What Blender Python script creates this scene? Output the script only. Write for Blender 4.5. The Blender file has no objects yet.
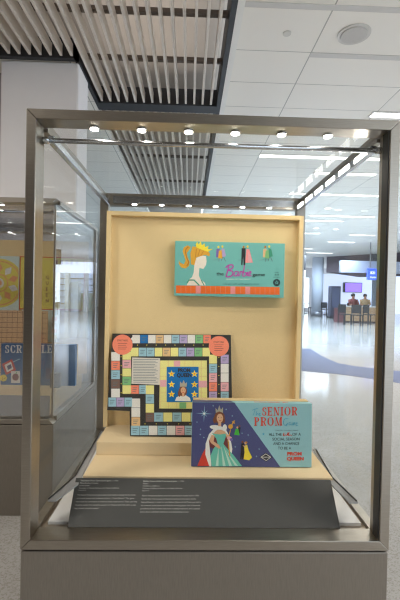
import bpy, bmesh, math, random
from mathutils import Vector, Matrix
random.seed(4)
scn = bpy.context.scene
COL = scn.collection

# ------------------------------------------------------------------ camera
EYE = 1.15            # eye height over the floor
F = 400.0             # focal length in pixels of a 400 x 600 frame
YAW, PITCH, ROLL = .0275, -.0133, .0207
_fw = Vector((math.sin(YAW)*math.cos(PITCH), math.cos(YAW)*math.cos(PITCH), math.sin(PITCH)))
_rt = Vector((math.cos(YAW), -math.sin(YAW), 0))
_up = _rt.cross(_fw)
RT = math.cos(ROLL)*_rt + math.sin(ROLL)*_up
UP = -math.sin(ROLL)*_rt + math.cos(ROLL)*_up
FW = _fw
cam_data = bpy.data.cameras.new('camera')
cam = bpy.data.objects.new('camera', cam_data)
COL.objects.link(cam)
m = Matrix((RT, UP, -FW)).transposed().to_4x4()
m.translation = (0, 0, EYE)
cam.matrix_world = m
cam_data.sensor_fit = 'VERTICAL'
cam_data.sensor_height = 36
cam_data.sensor_width = 24
cam_data.lens = 24
cam_data.clip_start = .02
cam_data.clip_end = 200
scn.camera = cam

# ------------------------------------------------------------------ world, light, exposure
world = bpy.data.worlds.new('world')
scn.world = world
world.use_nodes = True
bg = world.node_tree.nodes['Background']
bg.inputs['Color'].default_value = (.74, .86, 1.0, 1)
bg.inputs['Strength'].default_value = 2.5
def area_light(name, loc, rot, sx, sy, energy, color=(1, 1, 1), parent=None, spread=None):
    d = bpy.data.lights.new(name, 'AREA')
    d.shape = 'RECTANGLE'; d.size = sx; d.size_y = sy; d.energy = energy; d.color = color
    if spread: d.spread = spread
    o = bpy.data.objects.new(name, d); COL.objects.link(o)
    o.location = loc; o.rotation_euler = rot
    if parent: o.parent = parent; o.location = Vector(loc) - parent.location
    return o
area_light('slat_fill', (-.5, 2.0, 3.72), (math.pi, 0, 0), 1.3, 6.0, 13, (1, .93, .86))  # two unseen fills without fixtures, added to brighten the plenum above the slats
area_light('slat_fill', (-2.6, 1.6, 3.72), (math.pi, 0, 0), 2.6, 4.6, 13, (1, .93, .86))
LAMP_W = dict(near=48, far=90)
scn.view_settings.view_transform = 'Standard'
scn.view_settings.look = 'None'
scn.view_settings.exposure = 0.2
scn.view_settings.gamma = 1
scn.cycles.transparent_max_bounces = 40
scn.cycles.max_bounces = 14
scn.cycles.glossy_bounces = 6
scn.cycles.filter_width = 1.2
scn.cycles.denoising_prefilter = "ACCURATE"
scn.cycles.adaptive_threshold = .005

# ------------------------------------------------------------------ picture helpers
def ray(px, py):
    return FW + RT*((px-200)/F) + UP*((300-py)/F)
EYEV = Vector((0, 0, EYE))
def aty(px, py, Y):
    d = ray(px, py); return EYEV + d*(Y/d.y)
def atz(px, py, z):
    d = ray(px, py); return EYEV + d*((z-EYE)/d.z)

# ------------------------------------------------------------------ materials
def lin(c):
    return tuple((v/255/12.92 if v/255 <= .04045 else ((v/255+.055)/1.055)**2.4) for v in c) + (1,)
MATS = {}
def mat(name, rgb, rough=.6, metal=0., emis=0., spec=.5, noise=0., nscale=40., bump=0., stretch=None, aniso=0., coat=0.):
    if name in MATS: return MATS[name]
    M = bpy.data.materials.new(name); M.use_nodes = True
    nt = M.node_tree; b = nt.nodes['Principled BSDF']
    c = lin(rgb)
    b.inputs['Base Color'].default_value = c
    b.inputs['Roughness'].default_value = rough
    b.inputs['Metallic'].default_value = metal
    b.inputs['Specular IOR Level'].default_value = spec
    b.inputs['Anisotropic'].default_value = aniso
    b.inputs['Coat Weight'].default_value = coat
    if emis:
        b.inputs['Emission Color'].default_value = c
        b.inputs['Emission Strength'].default_value = emis
    if noise or bump:
        tc = nt.nodes.new('ShaderNodeTexCoord'); mp = nt.nodes.new('ShaderNodeMapping')
        nz = nt.nodes.new('ShaderNodeTexNoise')
        nz.inputs['Scale'].default_value = nscale; nz.inputs['Detail'].default_value = 4
        if stretch: mp.inputs['Scale'].default_value = stretch
        nt.links.new(tc.outputs['Object'], mp.inputs['Vector']); nt.links.new(mp.outputs['Vector'], nz.inputs['Vector'])
        if noise:
            r = nt.nodes.new('ShaderNodeMapRange')
            r.inputs['From Min'].default_value = .3; r.inputs['From Max'].default_value = .7
            r.inputs['To Min'].default_value = 1-noise; r.inputs['To Max'].default_value = 1+noise
            mx = nt.nodes.new('ShaderNodeVectorMath'); mx.operation = 'SCALE'
            mx.inputs[0].default_value = c[:3]
            nt.links.new(nz.outputs['Fac'], r.inputs['Value']); nt.links.new(r.outputs['Result'], mx.inputs['Scale'])
            nt.links.new(mx.outputs['Vector'], b.inputs['Base Color'])
        if bump:
            bp = nt.nodes.new('ShaderNodeBump'); bp.inputs['Strength'].default_value = bump
            bp.inputs['Distance'].default_value = .002
            nt.links.new(nz.outputs['Fac'], bp.inputs['Height']); nt.links.new(bp.outputs['Normal'], b.inputs['Normal'])
    MATS[name] = M
    return M

def glass(name, tint=(1, 1, 1), f0=.04, k=1.0):
    """thin pane: clear transmission plus a mirror reflection that grows at grazing angles"""
    M = bpy.data.materials.new(name); M.use_nodes = True
    nt = M.node_tree; nt.nodes.clear()
    out = nt.nodes.new('ShaderNodeOutputMaterial'); mix = nt.nodes.new('ShaderNodeMixShader')
    tr = nt.nodes.new('ShaderNodeBsdfTransparent'); gl = nt.nodes.new('ShaderNodeBsdfGlossy')
    tr.inputs['Color'].default_value = (*tint, 1); gl.inputs['Roughness'].default_value = 0
    lw = nt.nodes.new('ShaderNodeLayerWeight'); lw.inputs['Blend'].default_value = .5
    p = nt.nodes.new('ShaderNodeMath'); p.operation = 'POWER'; p.inputs[1].default_value = 5
    ma = nt.nodes.new('ShaderNodeMath'); ma.operation = 'MULTIPLY_ADD'
    ma.inputs[1].default_value = k-f0; ma.inputs[2].default_value = f0
    nt.links.new(lw.outputs['Facing'], p.inputs[0]); nt.links.new(p.outputs[0], ma.inputs[0])
    nt.links.new(ma.outputs[0], mix.inputs[0]); nt.links.new(tr.outputs[0], mix.inputs[1]); nt.links.new(gl.outputs[0], mix.inputs[2])
    nt.links.new(mix.outputs[0], out.inputs['Surface'])
    return M

STEEL = mat('brushed_steel', (166, 159, 149), .32, 1., noise=.06, nscale=30, stretch=(1, 1, 14))
STEELH = mat('brushed_steel_horizontal', (166, 159, 149), .32, 1., noise=.06, nscale=30, stretch=(1, 14, 14))
PLINTHM = mat('plinth_steel', (138, 131, 122), .42, .6, noise=.07, nscale=30, stretch=(14, 1, 1))
STEELD = mat('dark_gasket', (38, 37, 36), .5)
POLISH = mat('satin_aluminium', (200, 202, 206), .22, 1.)
FABRIC = mat('tan_fabric', (232, 204, 152), .9, noise=.05, nscale=260, bump=.25)
FABRIC2 = mat('cream_fabric', (224, 201, 162), .9, noise=.05, nscale=260, bump=.25)
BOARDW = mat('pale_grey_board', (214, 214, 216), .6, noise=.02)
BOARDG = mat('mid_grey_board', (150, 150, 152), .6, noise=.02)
LABEL = mat('charcoal_label', (60, 60, 59), .6, noise=.03, nscale=20)
PRINTW = mat('label_print', (178, 178, 174), .6)
CLEAR = glass('clear_glass', (.985, .99, .985), .008, .2)
CLEAR2 = glass('clear_glass_reflective', (.97, .98, 1.0), .26)  # reflectance raised so the mirrored hall shows brighter
LEDM = mat('led_lens', (255, 250, 240), .3, emis=14)

def wall_paint(name, rgb, rough=.75): return mat(name, rgb, rough, noise=.02, nscale=3)

# ------------------------------------------------------------------ mesh helpers
def box(bm, x0, x1, y0, y1, z0, z1, mi=0):
    vs = [bm.verts.new((x, y, z)) for x in (x0, x1) for y in (y0, y1) for z in (z0, z1)]
    for q in ((0, 1, 3, 2), (4, 6, 7, 5), (0, 4, 5, 1), (2, 3, 7, 6), (0, 2, 6, 4), (1, 5, 7, 3)):
        f = bm.faces.new([vs[i] for i in q]); f.material_index = mi
    return vs
def hexa(bm, pts, mi=0):
    """eight corners: four of one end then four of the other, same order"""
    vs = [bm.verts.new(p) for p in pts]
    for q in ((3, 2, 1, 0), (4, 5, 6, 7), (0, 1, 5, 4), (1, 2, 6, 5), (2, 3, 7, 6), (3, 0, 4, 7)):
        f = bm.faces.new([vs[i] for i in q]); f.material_index = mi
def tube(bm, a, b, r, n=12, r2=None, mi=0):
    a, b = Vector(a), Vector(b); d = (b-a).normalized()
    u = d.orthogonal().normalized(); v = d.cross(u); r2 = r if r2 is None else r2
    A = [bm.verts.new(a+(u*math.cos(t)+v*math.sin(t))*r) for t in [2*math.pi*i/n for i in range(n)]]
    B = [bm.verts.new(b+(u*math.cos(t)+v*math.sin(t))*r2) for t in [2*math.pi*i/n for i in range(n)]]
    for i in range(n):
        f = bm.faces.new((A[i], A[(i+1) % n], B[(i+1) % n], B[i])); f.material_index = mi; f.smooth = True
    bm.faces.new(A[::-1]).material_index = mi; bm.faces.new(B).material_index = mi
def prism(bm, pts, z0, z1, mi=0):
    """horizontal outline extruded upwards"""
    A = [bm.verts.new((p[0], p[1], z0)) for p in pts]; B = [bm.verts.new((p[0], p[1], z1)) for p in pts]
    n = len(pts)
    bm.faces.new(A[::-1]).material_index = mi; bm.faces.new(B).material_index = mi
    for i in range(n): bm.faces.new((A[i], A[(i+1) % n], B[(i+1) % n], B[i])).material_index = mi
def obj(name, bm, mats, parent=None, bevel=0, recalc=True, local=False):
    """one mesh object; vertices are given in world space"""
    me = bpy.data.meshes.new(name)
    if recalc: bmesh.ops.recalc_face_normals(bm, faces=bm.faces)
    org = WORLD0(parent)
    if not local: bmesh.ops.translate(bm, verts=bm.verts, vec=-org)
    bm.to_mesh(me); bm.free()
    for M in (mats if isinstance(mats, (list, tuple)) else [mats]): me.materials.append(M)
    o = bpy.data.objects.new(name, me); COL.objects.link(o)
    if parent: o.parent = parent
    if bevel:
        b = o.modifiers.new('bevel', 'BEVEL'); b.width = bevel; b.segments = 2; b.limit_method = 'ANGLE'
    return o
def WORLD0(p):
    v = Vector((0, 0, 0))
    while p: v += p.location; p = p.parent
    return v
def bx(name, dims, M, parent=None, bevel=0):
    bm = bmesh.new(); box(bm, *dims); return obj(name, bm, M, parent, bevel)
def thing(name, label, cat, loc, group=None):
    o = bpy.data.objects.new(name, None); COL.objects.link(o); o.location = loc
    o.empty_display_size = .1
    o['label'] = label; o['category'] = cat
    if group: o['group'] = group
    return o
def tag(o, label, cat, group=None):
    o['label'] = label; o['category'] = cat
    if group: o['group'] = group
    return o
def struct(name, bm, M, parent=None, bevel=0):
    o = obj(name, bm, M, parent, bevel)
    if not parent: o['kind'] = 'structure'
    return o
def recenter(o):
    """put a single-mesh thing's origin at the base of its mesh"""
    vs = [v.co for v in o.data.vertices]
    c = Vector(((min(v.x for v in vs)+max(v.x for v in vs))/2, (min(v.y for v in vs)+max(v.y for v in vs))/2, min(v.z for v in vs)))
    o.data.transform(Matrix.Translation(-c)); o.location += c
    return o

# ------------------------------------------------------------------ flat print on a face
_FONT = {}
def glyph_mesh(s, bold=0., shear=0.):
    k = (s, bold, shear)
    if k in _FONT: return _FONT[k]
    cu = bpy.data.curves.new('lettering', 'FONT'); cu.body = s; cu.offset = bold; cu.shear = shear
    cu.resolution_u = 3; cu.size = 1
    o = bpy.data.objects.new('lettering', cu); COL.objects.link(o)
    dg = bpy.context.evaluated_depsgraph_get()
    me = bpy.data.meshes.new_from_object(o.evaluated_get(dg))
    V = [tuple(v.co[:2]) for v in me.vertices]; P = [tuple(p.vertices) for p in me.polygons]
    bpy.data.objects.remove(o); bpy.data.curves.remove(cu); bpy.data.meshes.remove(me)
    _FONT[k] = (V, P); return V, P
class Print:
    """ink shapes on a plane through O with axes U (right), V (up); points come through a mapping"""
    def __init__(s, O, U, V, mapping=None):
        s.O, s.U, s.V = Vector(O), Vector(U).normalized(), Vector(V).normalized()
        s.N = s.U.cross(s.V).normalized()          # faces the viewer
        s.bm = bmesh.new(); s.mats = []; s.map = mapping or (lambda x, y: (x, y)); s.lift = .0003; s.layer = 1
    def uv(s, px, py):
        px, py = s.map(px, py); d = ray(px, py)
        t = (s.O-EYEV).dot(s.N)/d.dot(s.N); p = EYEV+d*t-s.O
        return p.dot(s.U), p.dot(s.V)
    def mi(s, M):
        if M not in s.mats: s.mats.append(M)
        return s.mats.index(M)
    def raw(s, uvs, M, layer=None):
        L = s.layer if layer is None else layer
        s.cnt = getattr(s, 'cnt', 0)+1; L = L+s.cnt*.012       # overlapping strokes never share a plane
        L = min(L, (s.layer if layer is None else layer)+.95) if s.cnt < 80 else (s.layer if layer is None else layer)+(s.cnt % 80)*.012
        vs = [s.bm.verts.new(s.O+s.U*u+s.V*v+s.N*(s.lift*L)) for u, v in uvs]
        try: f = s.bm.faces.new(vs)
        except ValueError: return
        f.material_index = s.mi(M)
        f.normal_update()
        if f.normal.dot(s.N) < 0: f.normal_flip()
    def poly(s, pts, M, layer=None): s.raw([s.uv(*p) for p in pts], M, layer)
    def rect(s, x0, y0, x1, y1, M, layer=None): s.poly([(x0, y0), (x1, y0), (x1, y1), (x0, y1)], M, layer)
    def ell(s, cx, cy, rx, ry, M, layer=None, n=20, rot=0):
        c, t = math.cos(rot), math.sin(rot)
        s.poly([(cx+rx*math.cos(a)*c-ry*math.sin(a)*t, cy+rx*math.cos(a)*t+ry*math.sin(a)*c) for a in [2*math.pi*i/n for i in range(n)]], M, layer)
    def star(s, cx, cy, r, M, layer=None, n=5, k=.42):
        s.poly([(cx+(r if i % 2 == 0 else r*k)*math.sin(math.pi*i/n), cy-(r if i % 2 == 0 else r*k)*math.cos(math.pi*i/n)) for i in range(2*n)], M, layer)
    def line(s, pts, w, M, layer=None):
        for (x0, y0), (x1, y1) in zip(pts, pts[1:]):
            d = math.hypot(x1-x0, y1-y0) or 1; nx, ny = -(y1-y0)/d*w/2, (x1-x0)/d*w/2
            s.poly([(x0+nx, y0+ny), (x1+nx, y1+ny), (x1-nx, y1-ny), (x0-nx, y0-ny)], M, layer)
        if w > .8:
            for x, y in pts[1:-1]: s.ell(x, y, w/2, w/2, M, layer, 8)
    def curve(s, pts, w, M, layer=None, n=6):
        """smooth stroke through the points"""
        P = [Vector(p) for p in pts]; P = [2*P[0]-P[1]]+P+[2*P[-1]-P[-2]]; out = []
        for i in range(1, len(P)-2):
            for k in range(n):
                t = k/n; a, b, c, d = P[i-1:i+3]
                out.append(.5*((2*b)+(c-a)*t+(2*a-5*b+4*c-d)*t*t+(3*b-a-3*c+d)*t**3))
        out.append(P[-2]); s.line([tuple(p) for p in out], w, M, layer)
    def text(s, t, x0, y, x1, cap, M, layer=None, bold=0., shear=0., y1=None):
        """capitals of height cap standing on the line from (x0,y) to (x1,y1 or y)"""
        V, P = glyph_mesh(t, bold, shear)
        if not V: return
        y1 = y if y1 is None else y1
        xa, xb = min(v[0] for v in V), max(v[0] for v in V)
        H = .729
        k = (x1-x0)/(xb-xa)
        L = s.layer if layer is None else layer; mi = s.mi(M)
        vs = []
        for vx, vy in V:
            q = (vx-xa)/(xb-xa)
            u, v = s.uv(x0+(vx-xa)*k, y+(y1-y)*q-vy/H*cap)
            vs.append(s.bm.verts.new(s.O+s.U*u+s.V*v+s.N*(s.lift*L)))
        for p in P:
            try: f = s.bm.faces.new([vs[i] for i in p])
            except ValueError: continue
            f.material_index = mi; f.normal_update()
            if f.normal.dot(s.N) < 0: f.normal_flip()
    def serif(s, t, x0, y, x1, cap, M, layer=None, wt=.2, y1=None):
        """bold serif capitals made of thick and thin strokes"""
        gap = .16; W = {'I': .42, 'M': 1.1, 'N': .95, 'O': .95, 'Q': .95, 'E': .74, 'S': .68, 'R': .86, 'P': .78, 'C': .8, 'A': .9, 'B': .8, 'L': .7, ' ': .3}
        tot = sum(W.get(c, .8) for c in t)+gap*(len(t)-1)
        k = (x1-x0)/tot; x = x0; y1 = y if y1 is None else y1
        for c in t:
            w = W.get(c, .8); th = wt/w*.9; hr = .09
            yb = y+(y1-y)*((x-x0)/(x1-x0))
            P = lambda a, b: (x+a*w*k, yb-b*cap)
            def R(a0, b0, a1, b1): s.poly([P(a0, b0), P(a1, b0), P(a1, b1), P(a0, b1)], M, layer)
            def stem(a, b0=0, b1=1, ser=(1, 1)):
                R(a-th/2, b0, a+th/2, b1)
                if ser[0]: R(a-th, b0, a+th, b0+hr)
                if ser[1]: R(a-th, b1-hr, a+th, b1)
            def arc(cx, cy, rx, ry, a0, a1, t0, t1, n=12):
                pr = None
                for i in range(n+1):
                    a = a0+(a1-a0)*i/n; tt = t0+(t1-t0)*abs(math.cos(a))
                    o_ = P(cx+rx*math.cos(a), cy+ry*math.sin(a)); i_ = P(cx+(rx-tt)*math.cos(a), cy+(ry-tt*.5)*math.sin(a))
                    if pr: s.poly([pr[0], o_, i_, pr[1]], M, layer)
                    pr = (o_, i_)
            if c == 'I': stem(.5)
            elif c == 'E':
                stem(.25); R(.2, 0, .95, hr); R(.2, 1-hr, .95, 1); R(.25, .46, .75, .46+hr); R(.85, 0, .97, .28); R(.85, .72, .97, 1); R(.7, .36, .79, .64)
            elif c == 'N':
                R(.14, 0, .22, 1); R(.8, 0, .88, 1); s.poly([P(.08, 1), P(.32, 1), P(.88, 0), P(.68, 0)], M, layer); R(.02, 0, .34, hr); R(.68, 1-hr, 1, 1)
            elif c == 'M':
                R(.12, 0, .18, 1); R(.74, 0, .74+th, 1); s.poly([P(.08, 1), P(.26, 1), P(.54, .08), P(.44, .0)], M, layer); s.poly([P(.44, 0), P(.52, 0), P(.82, 1), P(.74, 1)], M, layer); R(.02, 0, .28, hr); R(.64, 0, 1, hr); R(.74, 1-hr, 1, 1)
            elif c in 'OQ':
                arc(.5, .5, .5, .5, 0, 2*math.pi, .09, th*1.05, 24)
                if c == 'Q': s.poly([P(.5, .25), P(.66, .25), P(1, -.16), P(.78, -.16)], M, layer)
            elif c in 'PR':
                stem(.24); arc(.45, .73, .5, .27, -math.pi/2, math.pi/2, .09, th); R(.24, .91, .5, 1); R(.24, .46, .5, .54)
                if c == 'R': s.poly([P(.42, .48), P(.66, .5), P(1, 0), P(.76, 0)], M, layer)
            elif c == 'B':
                stem(.24); arc(.45, .75, .42, .25, -math.pi/2, math.pi/2, .09, th); arc(.45, .27, .5, .27, -math.pi/2, math.pi/2, .09, th)
                R(.24, .91, .5, 1); R(.24, .46, .5, .55); R(.24, 0, .5, .09)
            elif c == 'S':
                arc(.5, .73, .44, .27, .2, 1.5*math.pi, .1, th*.9); arc(.5, .26, .47, .27, -math.pi*.8, math.pi*.5, .1, th*.9)
                R(.84, .62, .95, .95); R(.03, .05, .14, .36)
            elif c == 'C':
                arc(.52, .5, .5, .5, .22*math.pi, 1.78*math.pi, .09, th*1.1, 20); R(.85, .6, .95, .95); R(.85, .05, .95, .4)
            elif c == 'A':
                s.poly([P(.12, 0), P(.2, 0), P(.54, 1), P(.44, 1)], M, layer); s.poly([P(.66, 0), P(.9, 0), P(.58, 1), P(.42, 1)], M, layer)
                R(.25, .3, .75, .3+hr); R(0, 0, .32, hr); R(.56, 0, 1, hr)
            elif c == 'U':
                stem(.25, .3, 1, (0, 1)); R(.78, .3, .86, 1); R(.66, 1-hr, .98, 1); arc(.51, .34, .37, .34, math.pi, 2*math.pi, .09, th, 12)
            elif c == 'L':
                stem(.25); R(.2, 0, .95, hr); R(.85, 0, .97, .3)
            x += (w+gap)*k
    def build(s, name, parent):
        return obj(name, s.bm, s.mats or [PRINTW], parent, recalc=False)

# ================================================================== THE SETTING
WHITE = wall_paint('white_paint', (232, 229, 226))
DARKW = wall_paint('rear_wall', (74, 69, 64))
CEILZ = EYE+2.4

# floor: pale speckled terrazzo, polished
def floor_mat():
    M = bpy.data.materials.new('polished_terrazzo'); M.use_nodes = True; nt = M.node_tree; b = nt.nodes['Principled BSDF']
    tc = nt.nodes.new('ShaderNodeTexCoord'); vo = nt.nodes.new('ShaderNodeTexVoronoi'); vo.inputs['Scale'].default_value = 160
    rp = nt.nodes.new('ShaderNodeValToRGB')
    rp.color_ramp.elements[0].color = lin((140, 137, 132)); rp.color_ramp.elements[0].position = .1
    rp.color_ramp.elements[1].color = lin((158, 157, 155)); rp.color_ramp.elements[1].position = .5
    sp = nt.nodes.new('ShaderNodeSeparateColor')
    nt.links.new(tc.outputs['Object'], vo.inputs['Vector']); nt.links.new(vo.outputs['Color'], sp.inputs[0])
    nt.links.new(sp.outputs[0], rp.inputs[0]); nt.links.new(rp.outputs[0], b.inputs['Base Color'])
    b.inputs['Roughness'].default_value = .12; b.inputs['Specular IOR Level'].default_value = .3
    return M
bm = bmesh.new(); box(bm, -9, 19, -7, 34, -.1, 0); struct('floor', bm, floor_mat())
# dark grey-blue band crossing the floor to the right
pts = [atz(x, y, .004) for x, y in ((296, 370), (340, 374), (375, 379), (400, 383), (440, 388), (440, 376), (400, 371), (355, 366), (338, 363), (322, 356), (311, 349), (296, 348))]
bm = bmesh.new(); prism(bm, [(p.x, p.y) for p in pts], 0, .003)
struct('floor_band', bm, mat('grey_blue_band', (84, 90, 112), .75, spec=.15, noise=.05, nscale=20))

# ceiling: white metal panels with seams, procedural
def ceil_mat():
    M = bpy.data.materials.new('white_ceiling_panels'); M.use_nodes = True; nt = M.node_tree; b = nt.nodes['Principled BSDF']
    tc = nt.nodes.new('ShaderNodeTexCoord'); sx = nt.nodes.new('ShaderNodeSeparateXYZ'); nt.links.new(tc.outputs['Object'], sx.inputs[0])
    def seam(sock, period, off, half):
        a = nt.nodes.new('ShaderNodeMath'); a.operation = 'MULTIPLY_ADD'; a.inputs[1].default_value = 1/period; a.inputs[2].default_value = -off/period+.5
        f = nt.nodes.new('ShaderNodeMath'); f.operation = 'FRACT'
        d = nt.nodes.new('ShaderNodeMath'); d.operation = 'SUBTRACT'; d.inputs[1].default_value = .5
        e = nt.nodes.new('ShaderNodeMath'); e.operation = 'ABSOLUTE'
        l = nt.nodes.new('ShaderNodeMath'); l.operation = 'LESS_THAN'; l.inputs[1].default_value = half/period
        nt.links.new(sock, a.inputs[0]); nt.links.new(a.outputs[0], f.inputs[0]); nt.links.new(f.outputs[0], d.inputs[0]); nt.links.new(d.outputs[0], e.inputs[0]); nt.links.new(e.outputs[0], l.inputs[0])
        return l.outputs[0]
    s1 = seam(sx.outputs['X'], 1.22, 1.15, .006); s2 = seam(sx.outputs['Y'], .585, 3.93, .005)
    mx = nt.nodes.new('ShaderNodeMath'); mx.operation = 'MAXIMUM'; nt.links.new(s1, mx.inputs[0]); nt.links.new(s2, mx.inputs[1])
    cm = nt.nodes.new('ShaderNodeMix'); cm.data_type = 'RGBA'
    cm.inputs[6].default_value = lin((250, 247, 240)); cm.inputs[7].default_value = lin((186, 184, 178))
    nt.links.new(mx.outputs[0], cm.inputs[0]); nt.links.new(cm.outputs[2], b.inputs['Base Color']); b.inputs['Roughness'].default_value = .55
    return M
CEILM = ceil_mat()
SX0, SX1 = -1.19, .30          # slatted strip, from x to x
SY0, SY1 = 4.16, 5.10          # where the left field and the main field end
bm = bmesh.new()
box(bm, SX1+.05, 19, -7, 34, CEILZ, CEILZ+.06)
box(bm, -9, SX0-.04, SY0+.06, 34, CEILZ, CEILZ+.06)
struct('ceiling', bm, CEILM)
bm = bmesh.new(); box(bm, -9, SX1+.05, -7, 34, CEILZ+.42, CEILZ+.5)
struct('ceiling_plenum', bm, wall_paint('plenum_grey', (186, 178, 170)))
# slatted ceiling: each slat a mesh of its own, under one parent
slat_root = bpy.data.objects.new('ceiling_slats', None); COL.objects.link(slat_root); slat_root.location = (0, 0, CEILZ); slat_root['kind'] = 'structure'
SLAT = mat('off_white_slat', (226, 219, 210), .5, noise=.02, nscale=8)
n = 0
x = SX1-.075
slat_me = {}
def slat(x, y0, y1):
    k = (y0, y1)
    if k not in slat_me:
        bm = bmesh.new(); box(bm, -.0125, .0125, y0, y1, 0, .12)
        me = bpy.data.meshes.new('slat'); bmesh.ops.recalc_face_normals(bm, faces=bm.faces); bm.to_mesh(me); bm.free(); me.materials.append(SLAT); slat_me[k] = me
    o = bpy.data.objects.new('slat', slat_me[k]); COL.objects.link(o); o.parent = slat_root; o.location = (x, 0, 0)
while x > -3.6:
    main = x > SX0
    slat(x, -5.0, SY1-.02 if main else SY0-.02)
    if main: slat(x, SY1+.25, 11.0)
    x -= .105
# dark carriers and channel trims of the slat field
DARK = mat('dark_channel', (46, 46, 50), .5)
bm = bmesh.new()
for y in (.2, 1.6, 3.0, 3.62, 4.35): box(bm, -4.2 if y < SY0 else SX0, SX1, y, y+.05, CEILZ+.12, CEILZ+.16)
for y in (5.9, 7.4, 9.0): box(bm, SX0, SX1, y, y+.05, CEILZ+.12, CEILZ+.16)
o = obj('carrier', bm, mat('brown_carrier', (104, 92, 82), .6), slat_root)
bm = bmesh.new()
box(bm, SX1, SX1+.05, -7, 11.1, CEILZ-.01, CEILZ+.3)
box(bm, SX0-.04, SX1, SY1, SY1+.2, CEILZ-.01, CEILZ+.2)
box(bm, SX0-.04, SX0+.0, SY0, SY1, CEILZ-.01, CEILZ+.2)
box(bm, -9, SX0, SY0, SY0+.06, CEILZ-.01, CEILZ+.2)
struct('trim_1', bm, DARK)
bm = bmesh.new(); box(bm, SX1+.05, SX1+.11, -7, 11.1, CEILZ-.014, CEILZ); struct('trim_2', bm, mat('light_trim', (245, 244, 240), .4))
bm = bmesh.new(); box(bm, SX1+.11, 8, 3.28, 3.34, CEILZ-.006, CEILZ); box(bm, 1.15, 8, 3.93, 4.0, CEILZ-.006, CEILZ)
struct('trim_3', bm, mat('grey_slot', (216, 214, 210), .5))

# walls
bm = bmesh.new(); box(bm, -9.2, -9, -7, 34, 0, CEILZ+.4); struct('wall_left', bm, wall_paint('warm_grey_wall', (190, 184, 178)))
bm = bmesh.new(); box(bm, -9, 2.2, -5.2, -5, 0, CEILZ+.4); struct('wall_rear', bm, DARKW)
# right side: a glazed wall, piers with open daylight between them
bm = bmesh.new()
box(bm, 18, 18.3, -7, 34, 0, .35); box(bm, 18, 18.3, -7, 34, 3.2, CEILZ)
for k in range(11): box(bm, 18, 18.3, -7+4*k, -6.6+4*k, .35, 3.2)
struct('wall_right', bm, WHITE)
# far wall, with openings for daylight
bm = bmesh.new()
box(bm, -9, 4.6, 33, 33.3, 0, CEILZ); box(bm, 4.6, 19, 33, 33.3, 2.75, CEILZ); box(bm, 4.6, 19, 33, 33.3, 0, .25)
for xx in (4.6, 7.4, 10.0, 12.6, 15.2, 17.8): box(bm, xx, xx+.35, 33, 33.3, .25, 2.75)
struct('wall_far', bm, WHITE)

# big square white column at the left
bm = bmesh.new(); box(bm, -2.0, -1.195, 4.23, 4.62, 0, CEILZ-.011)
o = struct('column', bm, wall_paint('column_white', (244, 240, 239)), bevel=.02)
recenter(o); del o['kind']; tag(o, 'square white column rising to the slatted ceiling at the left', 'column')
bm = bmesh.new(); box(bm, -6, -2.0, 4.5, 4.8, 0, CEILZ-.011); struct('wall_recess', bm, wall_paint('recess_grey', (176, 170, 168)))

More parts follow.
